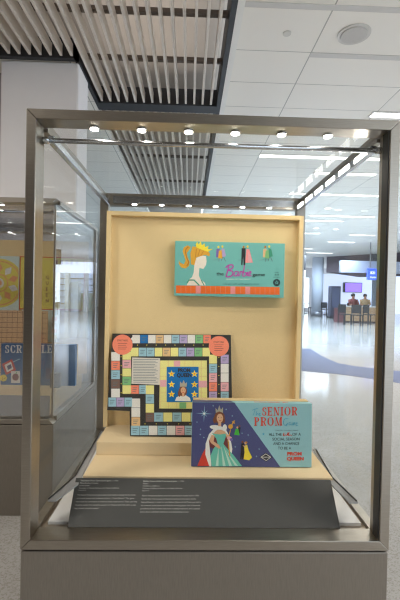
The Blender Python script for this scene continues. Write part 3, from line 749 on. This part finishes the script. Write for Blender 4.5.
# right half, lettering
pr.map = lambda x, y: (240+x/5.128, 395+y/5.128)
def scriptThe():
    pr.curve([(62, 78), (76, 72), (92, 68)], 2.6, CYT, 3); pr.curve([(78, 72), (72, 92), (66, 104)], 2.6, CYT, 3)
    pr.curve([(86, 82), (82, 104), (90, 94), (94, 102)], 2.4, CYT, 3); pr.curve([(96, 100), (104, 94), (98, 94), (100, 106), (108, 102)], 2.4, CYT, 3)
scriptThe()
pr.curve([(248, 122), (230, 122), (222, 142), (232, 156), (244, 144), (236, 160)], 2.6, CYT, 3); pr.curve([(262, 138), (252, 142), (252, 154), (262, 148), (262, 156)], 2.4, CYT, 3)
pr.curve([(268, 156), (272, 140), (274, 154), (280, 140), (282, 154)], 2.4, CYT, 3); pr.curve([(286, 150), (294, 144), (288, 142), (288, 156), (298, 154)], 2.4, CYT, 3)
pr.serif('SENIOR', 113, 106, 293, 44, REDD, 3, wt=.24, y1=104); pr.serif('PROM', 73, 158, 216, 44, REDD, 3, wt=.24, y1=156)
pr.text('GAME OF A THOUSAND DREAMS', 182, 184, 298, 6, GREYI, 3)
pr.text('ALL THE', 148, 209, 213, 15, BLK, 3); pr.curve([(220, 206), (226, 194), (222, 208), (234, 204), (240, 206), (246, 190), (242, 206), (252, 192), (248, 208), (260, 204), (264, 210)], 3, REDD, 3); pr.text('OF A', 268, 208, 312, 15, BLK, 3)
pr.text('SOCIAL SEASON', 166, 233, 305, 15, BLK, 3, y1=232); pr.text('AND A CHANCE', 170, 256, 303, 15, BLK, 3, y1=255); pr.text('TO BE A', 194, 279, 262, 15, BLK, 3)
pr.text('PROM', 242, 309, 316, 17, REDD, 3, bold=.05); pr.text('QUEEN', 240, 334, 326, 17, REDD, 3, bold=.05)
pr.poly([(98, 318), (132, 296), (166, 318), (134, 342)], BLK, 3); pr.poly([(104, 318), (132, 300), (160, 318), (134, 337)], WHT, 4); pr.poly([(108, 318), (132, 303), (156, 318), (134, 334)], BLK, 5); pr.text('BRADLEY', 112, 322, 154, 8, WHT, 6)
pr.star(120, 200, 8, CYT, 2)
pr.build('cover_print', t)
# printed top edge
pt = Print(O+V*hgt, U, -N)
pt.raw([(.0005, .001), (a, .001), (a-.012, .029), (.0005, .029)], NAVY, 1)
pt.map = lambda x, y: (240+x/5.128, 395+y/5.128)
for ua, ub, s_ in ((.205, .245, 'SCHOOL'), (.25, .29, 'DREAMS'), (.30, .32, 'BY'), ):
    V_, P_ = glyph_mesh(s_, .02, 0)
    xa, xb = min(v[0] for v in V_), max(v[0] for v in V_)
    for p in P_: pt.raw([(ua+(V_[i][0]-xa)/(xb-xa)*(ub-ua), .006+V_[i][1]*.020) for i in p], REDD, 2)
pt.build('edge_print', t)

# ================================================================== INSIDE THE OTHER CASE
ZN = EYE-.56
t = thing('display_deck', 'grey and tan deck with a dark sloping front in the case behind', 'plinth', (-1.21, 2.4, EYE-.6636))
bx('deck', (-1.69, -.735, 2.16, 2.8, EYE-.6636, ZN), FABRIC, t, .002)
bm = bmesh.new(); hexa(bm, [(-1.69, 2.09, EYE-.66), (-.735, 2.09, EYE-.66), (-.735, 2.158, EYE-.66), (-1.69, 2.158, EYE-.66), (-1.69, 2.15, ZN+.002), (-.735, 2.15, ZN+.002), (-.735, 2.158, ZN+.002), (-1.69, 2.158, ZN+.002)])
obj('deck_front', bm, mat('label_grey', (104, 104, 104), .5), t)
o = tag(recenter(bx('back_panel', (-1.69, -.70, 2.76, 2.80, ZN, EYE+.345), FABRIC, None, .003)), 'tan fabric panel standing in the case behind, hung with yellow boards', 'panel')
# circle board
py_ = 2.745
c = aty(-1, 283, py_); zt_, zl_ = aty(0, 256, py_).z, aty(0, 309, py_).z; xr_ = aty(19, 283, py_).x
t = thing('game_board', 'yellow and orange circular patterned board hung on the far tan panel', 'board game', (c.x, py_+.008, zl_-.055))
bx('board_sheet', (c.x-.2, xr_, py_, py_+.012, zl_-.055, zt_), mat('board_pale_blue', (206, 222, 214), .5), t)
pr = Print((c.x, py_, c.z), (1, 0, 0), (0, 0, 1))
RX = xr_-c.x-.004
def ring(r, M_, layer, n=48): pr.raw([(min(RX, r*math.cos(2*math.pi*i/n)), r*math.sin(2*math.pi*i/n)) for i in range(n)], M_, layer)
YB_ = INK('board_lemon', (226, 210, 92)); OB_ = INK('board_orange', (230, 160, 110))
ring(.166, YB_, 1); ring(.152, OB_, 2); ring(.144, YB_, 3); ring(.062, OB_, 4); ring(.055, YB_, 5); ring(.034, OFFW, 6); ring(.02, OB_, 7)
for k in range(10):
    an = 2*math.pi*k/10+.3; e = Vector((math.cos(an), math.sin(an))); g = Vector((-e.y, e.x)); q = e*.102
    pr.raw([(min(RX, v_.x), v_.y) for v_ in (q+e*.036, q+g*.024, q-e*.036, q-g*.024)], OFFW if k % 2 else OB_, 6)
for k in range(7): pr.raw([(-.19+.047*k, zl_-c.z-.046), (-.158+.047*k, zl_-c.z-.046), (-.158+.047*k, zl_-c.z-.008), (-.19+.047*k, zl_-c.z-.008)], (GRN, OFFW, RED, OFFW, GRN, MAROON, RED)[k], 2)
pr.build('board_print', t)
# tall yellow board
xa, xb = xr_+.002, -.712; zt2 = aty(60, 257, py_).z
t = thing('game_board', 'yellow board with a red edge and dark lettering beside the circular one', 'board game', ((xa+xb)/2, py_+.01, zl_-.22))
bx('board_sheet', (xa, xb, py_, py_+.012, zl_, zt2), mat('board_yellow', (222, 204, 96), .5), t)
bx('lower_sheet', (xa+.02, xb-.17, py_, py_+.012, zl_-.22, zl_-.001), mat('board_pale_blue', (206, 222, 214), .5), t)
pr = Print((xa, py_, zl_), (1, 0, 0), (0, 0, 1)); Wd, Hd = xb-xa, zt2-zl_
pr.raw([(.001, .001), (Wd-.001, .001), (Wd-.001, Hd-.001), (.001, Hd-.001)], RED, 1); pr.raw([(.007, .007), (Wd-.007, .007), (Wd-.007, Hd-.007), (.007, Hd-.007)], YB_, 2)
for k, ch in enumerate('QUEEN'):
    V_, P_ = glyph_mesh(ch, .02, 0); ux = Wd-.262
    for p in P_: pr.raw([(ux+V_[i][0]*.03, Hd-.15-.04*k+V_[i][1]*.03) for i in p], MAROON, 4)
for k in range(5): pr.raw([(Wd-.20+.035*k, Hd-.05), (Wd-.185+.035*k, Hd-.05), (Wd-.185+.035*k, Hd-.02), (Wd-.20+.035*k, Hd-.02)], MAROON, 4)
for k, M_ in enumerate((LBLUE, RED, BRN, SALM, YEL)):
    pr.raw([(Wd-.215, -.035-.04*k), (Wd-.185, -.035-.04*k), (Wd-.185, -.008-.04*k), (Wd-.215, -.008-.04*k)], M_, 4)
pr.build('board_print', t)
t = thing('dark_block', 'small dark block standing beside the blue word game box', 'cuboid', (-.755, 2.36, ZN))  # plain near-black upright block
bx('cuboid', (-.80, -.742, 2.34, 2.375, ZN, ZN+.085), mat('block_black', (34, 36, 46), .4), t, .004)
# tan gridded board behind the blue box
t = thing('game_board', 'tan gridded playing board standing behind the blue box in the far case', 'board game', (-1.2, 2.66, ZN))
bx('board_sheet', (-1.52, -.93, 2.66, 2.672, ZN, EYE-.13), mat('board_tan', (222, 184, 140), .6), t)
pr = Print((-1.52, 2.66, ZN), (1, 0, 0), (0, 0, 1))
for k in range(17): pr.raw([(.03+.033*k, .002), (.0325+.033*k, .002), (.0325+.033*k, .428), (.03+.033*k, .428)], BRN, 1)
for k in range(13): pr.raw([(.0, .02+.033*k), (.59, .02+.033*k), (.59, .0225+.033*k), (.0, .0225+.033*k)], BRN, 1)
pr.build('board_print', t)
# blue box with white slab lettering
t = thing('game_box', 'blue boxed word game with white slab letters on the deck in the far case', 'board game', (-1.0, 2.42, ZN))
fy = 2.40
c0, c1 = aty(1, 343.5, fy), aty(53, 384, fy)
bx('box_lid', (c0.x, c1.x+.13, fy, fy+.035, ZN, c0.z), mat('box_blue', (30, 92, 146), .45), t, .002)
bx('box_base', (c0.x+.003, c1.x+.127, fy+.035, fy+.06, ZN, c0.z-.004), KRAFT, t, .001)
pr = Print((c0.x, fy, ZN), (1, 0, 0), (0, 0, 1))
pr.raw([(.001, .001), (c1.x+.13-c0.x-.001, .001), (c1.x+.13-c0.x-.001, c0.z-ZN-.001), (.001, c0.z-ZN-.001)], mat('ink_box_blue', (30, 92, 146), .45), 1)
pr.serif('SCRABBLE', 5, 353, 52, 8, WHT, 2, wt=.26)
pr.poly([(2, 364), (12, 359), (16, 370), (6, 375)], RED, 2); pr.poly([(4.5, 365), (11, 361.5), (13.5, 369), (7, 372.5)], WHT, 3); pr.poly([(7, 366), (11, 364), (12, 368), (8, 370)], NAVY, 4); pr.line([(13, 362), (19.5, 359)], 1, LBLUE, 2)
pr.ell(3.5, 378, 3.4, 3.4, YEL, 2); pr.text('2-4', 2, 379.5, 5.5, 2.5, BLK, 3); pr.rect(11, 371, 20, 383, OFFW, 2); pr.ell(15.6, 377, 3.2, 3.6, MAROON, 3); pr.line([(15.6, 374), (17, 371.8)], .9, GRN, 3)
pr.rect(46, 368, 51, 379, NAVY, 2); pr.ell(33, 372, 4, 4, RED, 2)
pr.build('cover_print', t)

# ================================================================== THE HALL BEYOND
LIGHTM = mat('lit_diffuser', (255, 252, 246), .4, emis=3.2)
LIGHTS = [((372, 114), 460, 'linear ceiling light nearest, at the right edge above the case'), ((260, 155), 388, 'long linear ceiling light seen just below the tube across the case'),
 ((315, 172.5), 378, 'short linear ceiling light second row through the case'), ((290, 193), 388, 'linear ceiling light third row back through the case top'), ((245, 201.5), 290, 'linear ceiling light just above the tan panel'),
 ((310, 215), 378, 'linear ceiling light level with the top of the tan panel'), ((302, 220), 345, 'linear ceiling light just right of the tan panel corner'), ((305, 233), 320, 'short linear ceiling light beside the tan panel'),
 ((350, 234.5), 376, 'short linear ceiling light near the right post, lower down'), ((328, 241.5), 356, 'far linear ceiling light in the middle of the right pane'), ((303, 248.5), 313, 'farthest linear ceiling light, tiny beside the tan panel')]
for (px, py), px2, lab in LIGHTS:
    a = atz(px, py, CEILZ); b = atz(px2, py, CEILZ); Lx = min(b.x-a.x, 2.2)
    t = thing('ceiling_light', lab, 'light', (a.x+Lx/2, a.y, CEILZ), 'linear lights in the hall ceiling')
    bx('housing', (a.x-.02, a.x+Lx+.02, a.y-.075, a.y+.075, CEILZ-.012, CEILZ+.03), mat('light_housing', (225, 225, 225), .4), t)
    bx('diffuser', (a.x, a.x+Lx, a.y-.055, a.y+.055, CEILZ-.018, CEILZ-.011), LIGHTM, t)
    area_light('lamp', (a.x+Lx/2, a.y, CEILZ-.02), (0, 0, 0), Lx, .1, LAMP_W['far' if a.y > 8 else 'near'], (.66, .82, 1) if a.y > 8 else (1, .93, .84), t, math.radians(125))
for k, (xx, yy, w_) in enumerate(((3.0, -3.0, 55), (3.0, 0.0, 55), (4.6, 1.6, 50), (5.2, -1.5, 50), (6.6, 4.0, 60), (-2.6, -.6, 90), (-4.6, 1.4, 70), (9.5, 9.0, 80), (11.5, 13.0, 90), (13.5, 19.0, 110), (12.5, 25.0, 110), (3.5, 26.0, 110), (1.5, 19.0, 90), (7.0, 21.5, 190), (3.1, 14.0, 130), (2.2, 12.0, 120), (-4.5, 12.0, 90))):  # extra fixtures, added only to brighten the hall and its columns
    t = thing('ceiling_light', 'added linear fill light just in front of the round far column' if yy == 21.5 else 'added linear fill light outside the picture or behind the tan panel', 'light', (xx, yy, CEILZ), 'linear lights added for fill')
    zz = CEILZ-.03 if xx < 0 and yy < 4 else CEILZ
    bx('housing', (xx-.72, xx+.72, yy-.075, yy+.075, zz-.012, zz+.03), MATS['light_housing'], t)
    bx('diffuser', (xx-.7, xx+.7, yy-.055, yy+.055, zz-.018, zz-.011), LIGHTM, t)
    area_light('lamp', (xx, yy, zz-.02), (0, 0, 0), 1.4, .1, w_, (1, .93, .84) if yy < 8 else (.60, .78, 1), t, math.radians(165 if yy > 18 else 125) if xx > 0 or yy > 4 else None)
c = atz(354, 34, CEILZ)
t = thing('ceiling_speaker', 'round grey speaker grille set in the white ceiling', 'speaker', (c.x, c.y, CEILZ))
bm = bmesh.new(); tube(bm, (c.x, c.y, CEILZ-.01), (c.x, c.y, CEILZ+.03), .145, 40, .15); obj('trim_ring', bm, mat('speaker_ring', (214, 212, 208), .5), t)
bm = bmesh.new(); tube(bm, (c.x, c.y, CEILZ-.016), (c.x, c.y, CEILZ-.01), .115, 40, .12); obj('grille', bm, mat('speaker_grille', (205, 203, 200), .7, noise=.1, nscale=300), t)
c = atz(287, 33, CEILZ)
bm = bmesh.new(); tube(bm, (c.x, c.y, CEILZ-.012), (c.x, c.y, CEILZ+.02), .036, 20, .04)
tag(recenter(obj('smoke_detector', bm, mat('detector_white', (222, 220, 214), .5))), 'small round white disc in the ceiling left of the speaker', 'detector')
# downlights
for i, (px, py) in enumerate(((328, 208), (336, 229), (316, 228))):
    c = atz(px, py, CEILZ); t = thing('downlight', ('round recessed downlight highest of the three', 'round recessed downlight lower right of the three', 'round recessed downlight nearest the tan panel')[i], 'light', (c.x, c.y, CEILZ), 'recessed downlights')
    bm = bmesh.new(); tube(bm, (c.x, c.y, CEILZ-.008), (c.x, c.y, CEILZ+.03), .11, 16); obj('bezel', bm, WHITE, t)
    bm = bmesh.new(); tube(bm, (c.x, c.y, CEILZ-.012), (c.x, c.y, CEILZ-.008), .08, 16); obj('diffuser', bm, LIGHTM, t)

# far round column
c = (atz(312, 316, 0)+atz(321.5, 316, 0))/2; r_ = (atz(321.5, 316, 0)-atz(312, 316, 0)).length/2
t = thing('column', 'round pale blue column in the far hall beside the tan panel', 'column', (c.x, c.y, 0))
bm = bmesh.new(); tube(bm, (c.x, c.y, .28), (c.x, c.y, CEILZ), r_*.95, 28); obj('shaft', bm, wall_paint('column_paint', (214, 222, 236)), t)
bm = bmesh.new(); tube(bm, (c.x, c.y, 0), (c.x, c.y, .28), r_, 28); obj('base', bm, mat('column_base', (150, 150, 156), .4, .5), t)
c = atz(372, 316, 0)
bm = bmesh.new(); tube(bm, (c.x+.3, 25.5, 0), (c.x+.3, 25.5, CEILZ), .36, 24)
tag(recenter(obj('column', bm, MATS['column_paint'])), 'round pale column behind the seating under the blue sign', 'column')
# dark soffit of the cafe and its sloping bulkhead
a = aty(322, 264, 23); b = aty(378, 280, 19)
bm = bmesh.new(); hexa(bm, [(8.1, 23.5, 2.62), (13.5, 17.6, 2.62), (17.9, 21, 2.62), (12, 28, 2.62), (8.1, 23.5, CEILZ), (13.5, 17.6, CEILZ), (17.9, 21, CEILZ), (12, 28, CEILZ)])
struct('wall_bulkhead', bm, wall_paint('brown_soffit', (96, 84, 90)))
a, b = aty(340, 264, 17.5), aty(379, 276, 17.5)
bm = bmesh.new(); box(bm, a.x, a.x+2.9, 17.4, 17.6, b.z+.12, a.z+.15)
tag(recenter(obj('ceiling_banner', bm, mat('pale_bulkhead', (176, 184, 200), .5))), 'pale grey hanging bulkhead left of the blue sign', 'bulkhead')
# blue sign
a, b = aty(368, 268.5, 17), aty(380, 280, 17)
t = thing('hanging_sign', 'bright blue lit sign hanging in the far hall', 'sign', ((a.x+b.x)/2, 17.05, b.z))
bx('sign_box', (a.x, b.x+.1, 17, 17.12, b.z, a.z), mat('sign_blue', (60, 90, 230), .4, emis=1.0), t)
for xx in (a.x+.1, b.x): bx('hanger', (xx, xx+.03, 17.04, 17.08, a.z, CEILZ), mat('hanger_steel', (150, 150, 150), .4, .8), t)
pr = Print((a.x, 17, b.z), (1, 0, 0), (0, 0, 1)); pr.lift = .002
pr.text('B21', 370.5, 274, 375, 2.6, mat('sign_white', (240, 244, 255), .4, emis=1.0), 1, bold=.02); pr.text('Gates', 370, 278, 376, 2, mat('sign_white', (240, 244, 255), .4, emis=1.0), 1)
pr.build('lettering', t)
# cafe: back wall whose added glow stands in for cafe lighting, purple panel, tall dark poster stand, wood fronts, tables, seated people
PURPL = mat('lit_purple', (150, 120, 250), .5, emis=1.0); CAFEW = mat('cafe_wall_glow', (206, 218, 244), .6, emis=.8)
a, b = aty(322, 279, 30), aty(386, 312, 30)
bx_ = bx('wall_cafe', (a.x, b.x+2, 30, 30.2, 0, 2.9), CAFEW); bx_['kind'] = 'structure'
a, b = aty(346, 283, 29.5), aty(362, 292, 29.5)
t = thing('menu_board', 'glowing purple menu board on the far cafe wall', 'menu board', ((a.x+b.x)/2, 29.8, b.z))
bx('frame', (a.x-.05, b.x+.05, 29.6, 30, b.z-.05, a.z+.05), DARK, t); bx('screen', (a.x, b.x, 29.58, 29.6, b.z, a.z), PURPL, t)
def stand(px0, px1, y0, Y, label, M_, name='poster_stand'):
    a, b = aty(px0, y0, Y), aty(px1, y0, Y)
    t = thing(name, label, 'stand', ((a.x+b.x)/2, Y+.2, 0))
    bx('cabinet', (a.x, b.x, Y, Y+.5, .12, a.z), M_, t, .02); bx('base', (a.x-.05, b.x+.05, Y-.05, Y+.55, 0, .12), DARK, t)
    bx('poster', (a.x+.06, b.x-.06, Y-.015, Y, .6, a.z-.12), mat('poster_grey', (84, 92, 124), .4), t)
stand(331.5, 341, 286, 21.5, 'tall dark poster stand beside the far cafe seating', mat('stand_dark', (56, 58, 78), .4))
WOOD = mat('cafe_wood', (196, 164, 128), .5, noise=.12, nscale=6, stretch=(1, 1, 6))
a, b = aty(345, 306, 18.5), aty(388, 306, 18.5)
t = thing('cafe_counter', 'long wooden counter with upright panels in the far cafe', 'counter', ((a.x+b.x)/2, 18.8, 0))
bx('worktop', (a.x-.05, b.x+.3, 18.4, 19.1, a.z-.05, a.z), mat('counter_top', (222, 216, 210), .3), t)
for k in range(6):
    xx = a.x+k*(b.x+.25-a.x)/6; bx('front_panel', (xx, xx+(b.x+.25-a.x)/6-.07, 18.5, 18.55, .06, a.z-.05), WOOD, t)
bx('carcass', (a.x, b.x+.25, 18.55, 19.0, 0, a.z-.05), mat('carcass_dark', (92, 80, 84), .6), t)
bx('screen', (a.x-.5, a.x-.02, 18.5, 18.56, 0, a.z-.1), mat('maroon_panel', (120, 78, 80), .5), t)
# seated people
def person(x, y, face, label, shirt, trouser, hair, skin):
    t = thing('person', label, 'person', (x, y, 0))
    J = {'pel': (0, 0, .52, .15), 'wai': (0, .02, .72, .14), 'che': (0, .03, .95, .16), 'nec': (0, .02, 1.10, .06), 'hea': (0, 0, 1.22, .095), 'top': (0, 0, 1.31, .085)}
    E = [('pel', 'wai'), ('wai', 'che'), ('che', 'nec'), ('nec', 'hea'), ('hea', 'top')]
    for s in (-1, 1):
        k = 'l' if s < 0 else 'r'
        J.update({'hip'+k: (s*.1, -.03, .5, .095), 'kne'+k: (s*.12, -.43, .5, .065), 'ank'+k: (s*.12, -.42, .09, .045), 'toe'+k: (s*.13, -.58, .04, .035),
                  'sho'+k: (s*.2, .02, 1.02, .06), 'elb'+k: (s*.24, -.1, .78, .045), 'wri'+k: (s*.15, -.33, .74, .033), 'han'+k: (s*.13, -.42, .74, .038)})
        E += [('pel', 'hip'+k), ('hip'+k, 'kne'+k), ('kne'+k, 'ank'+k), ('ank'+k, 'toe'+k), ('che', 'sho'+k), ('sho'+k, 'elb'+k), ('elb'+k, 'wri'+k), ('wri'+k, 'han'+k)]
    me = bpy.data.meshes.new('body'); ks = list(J)
    me.from_pydata([J[k][:3] for k in ks], [(ks.index(a), ks.index(b)) for a, b in E], [])
    for M_ in (mat('skin_'+label[19:34], skin, .6),): me.materials.append(M_)
    o = bpy.data.objects.new('body', me); COL.objects.link(o); o.parent = t
    o.modifiers.new('skin', 'SKIN').use_smooth_shade = True
    for k, v in zip(ks, me.skin_vertices[0].data): v.radius = (J[k][3],)*2; v.use_root = (k == 'pel')
    s_ = o.modifiers.new('sub', 'SUBSURF'); s_.levels = s_.render_levels = 1
    w = WORLD0(t)
    bm = bmesh.new(); bmesh.ops.create_uvsphere(bm, u_segments=12, v_segments=8, radius=1)
    for v in bm.verts: v.co = Vector((v.co.x*.11, v.co.y*.12+.03, v.co.z*.11+1.29))
    bmesh.ops.translate(bm, verts=bm.verts, vec=w); obj('hair', bm, mat('hair_'+label[19:34], hair, .7), t)
    bm = bmesh.new()
    rings = [(.56, .19, .15), (.75, .18, .15), (.95, .225, .165), (1.06, .2, .13), (1.1, .09, .08)]
    prev = None
    for z, rx, ry in rings:
        cur = [bm.verts.new(w+Vector((rx*math.cos(a), ry*math.sin(a)+.02, z))) for a in [2*math.pi*i/14 for i in range(14)]]
        if prev:
            for i in range(14): bm.faces.new((prev[i], prev[(i+1) % 14], cur[(i+1) % 14], cur[i])).smooth = True
        prev = cur
    for s in (-1, 1): tube(bm, w+Vector((s*.2, .02, 1.04)), w+Vector((s*.245, -.1, .78)), .075, 10, .06)
    obj('shirt', bm, mat('shirt_'+label[19:34], shirt, .8), t)
    bm = bmesh.new()
    for s in (-1, 1): tube(bm, w+Vector((s*.1, .06, .52)), w+Vector((s*.12, -.45, .5)), .11, 10, .085); tube(bm, w+Vector((s*.12, -.43, .52)), w+Vector((s*.12, -.42, .12)), .08, 10, .06)
    obj('trousers', bm, mat('trousers_'+label[19:34], trouser, .8), t)
    t.rotation_euler.z = face
    # the chair under the person
    ch = thing('cafe_chair', 'dark cafe chair carrying the ' + label.split(' in the')[0].replace('seated person', 'person').replace(' at the far cafe counter', '').replace(' nearest the right post', ''), 'chair', (x, y, 0), 'cafe chairs')
    bx('seat', (x-.22, x+.22, y-.22, y+.22, .40, .435), DARK, ch); bx('backrest', (x-.22, x+.22, y+.2, y+.235, .44, .88), DARK, ch)
    for sx_ in (-.2, .17):
        for sy_ in (-.2, .19): bx('leg', (x+sx_, x+sx_+.03, y+sy_, y+sy_+.03, 0, .40), DARK, ch)
    ch.rotation_euler.z = face
    return t
p = aty(354.7, 303, 21); person(p.x, 21.2, .1, 'seated person in a dark red top at the far cafe counter', (120, 56, 58), (50, 52, 70), (40, 32, 30), (170, 120, 96))
p = aty(365.0, 303.5, 22.4); person(p.x, 22.4, -.2, 'seated person in a tan top nearest the right post in the cafe', (180, 150, 110), (60, 60, 80), (60, 44, 36), (190, 140, 112))
# cafe tables and chairs
def cafe_table(x, y, label):
    t = thing('cafe_table', label, 'table', (x, y, 0), 'cafe tables')
    bm = bmesh.new(); tube(bm, (x, y, .71), (x, y, .74), .36, 20); obj('tabletop', bm, mat('table_top', (170, 160, 160), .3), t)
    bm = bmesh.new(); tube(bm, (x, y, .02), (x, y, .71), .035, 10); obj('pedestal', bm, DARK, t)
    bm = bmesh.new(); tube(bm, (x, y, 0), (x, y, .025), .24, 20); obj('foot', bm, DARK, t)
def cafe_chair(x, y, rz, label):
    t = thing('cafe_chair', label, 'chair', (x, y, 0), 'cafe chairs')
    bx('seat', (x-.2, x+.2, y-.2, y+.2, .42, .455), DARK, t); bx('backrest', (x-.2, x+.2, y+.18, y+.21, .5, .86), DARK, t)
    for sx_ in (-.19, .16):
        for sy_ in (-.19, .18): bx('leg', (x+sx_, x+sx_+.03, y+sy_, y+sy_+.03, 0, .86 if sy_ > 0 else .42), DARK, t)
    t.rotation_euler.z = rz
for i, (px, Y) in enumerate(((304, 27), (327, 26), (345, 24.5))):
    p = aty(px, 305, Y); lab = ('left of the round column', 'right of the round column', 'behind the poster stand')[i]
    cafe_table(p.x, Y, 'small round cafe table '+lab)
    cafe_chair(p.x+.55, Y, -1.5, 'dark cafe chair on the right of the table '+lab)
    cafe_chair(p.x-.55, Y, 1.5, 'dark cafe chair on the left of the table '+lab)
for i, (px, Y) in enumerate(((343, 22.5), (345, 17.0), (357.5, 16.4), (370, 17.0), (326, 23))):
    p = aty(px, 305, Y); cafe_chair(p.x, Y, (1.2, .3, -.2, .5, 2.2)[i], ('dark cafe chair turned sideways between poster stand and counter', 'dark cafe chair in front of the left end of the wooden counter', 'dark cafe chair in front of the middle of the wooden counter', 'dark cafe chair in front of the right part of the counter', 'dark cafe chair just right of the round column')[i])
# small dark monitor by the panel edge
a, b = aty(301.5, 255, 20), aty(305.5, 270, 20)
t = thing('hanging_monitor', 'dark monitor hanging from the ceiling at the edge of the tan panel', 'monitor', ((a.x+b.x)/2, 20, b.z))
bx('screen', (a.x-.6, b.x, 20, 20.1, b.z, a.z), DARK, t); bx('hanger', (a.x-.1, a.x-.05, 20.03, 20.07, a.z, CEILZ), DARK, t)
# white shop front further left in the hall, mirrored in the other case's side glass
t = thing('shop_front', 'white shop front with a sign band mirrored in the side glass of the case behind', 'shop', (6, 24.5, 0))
bx('sign_band', (3.6, 7.0, 24, 24.4, 2.3, 2.95), mat('band_white_glow', (222, 230, 248), .5, emis=1.4), t)  # band given its own glow to brighten its mirror image
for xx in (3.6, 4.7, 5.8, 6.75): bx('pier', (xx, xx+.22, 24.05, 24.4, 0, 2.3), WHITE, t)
bx('shelf_wall', (3.6, 7, 26.2, 26.4, 0, 2.9), mat('shop_back_glow', (192, 206, 232), .6, emis=.8), t)  # glow in the wall stands in for shop lighting
bx('counter', (4.5, 5.6, 24.9, 25.4, 0, 1.1), mat('shop_counter', (200, 200, 180), .5), t)
bx('kiosk', (5.3, 5.95, 24.3, 24.9, 0, 1.75), mat('kiosk_white', (224, 228, 236), .5), t)
for k in range(5): bx('shelf', (3.7, 6.9, 25.9, 26.2, .4+.4*k, .44+.4*k), mat('shelf_dark', (120, 112, 100), .6), t)
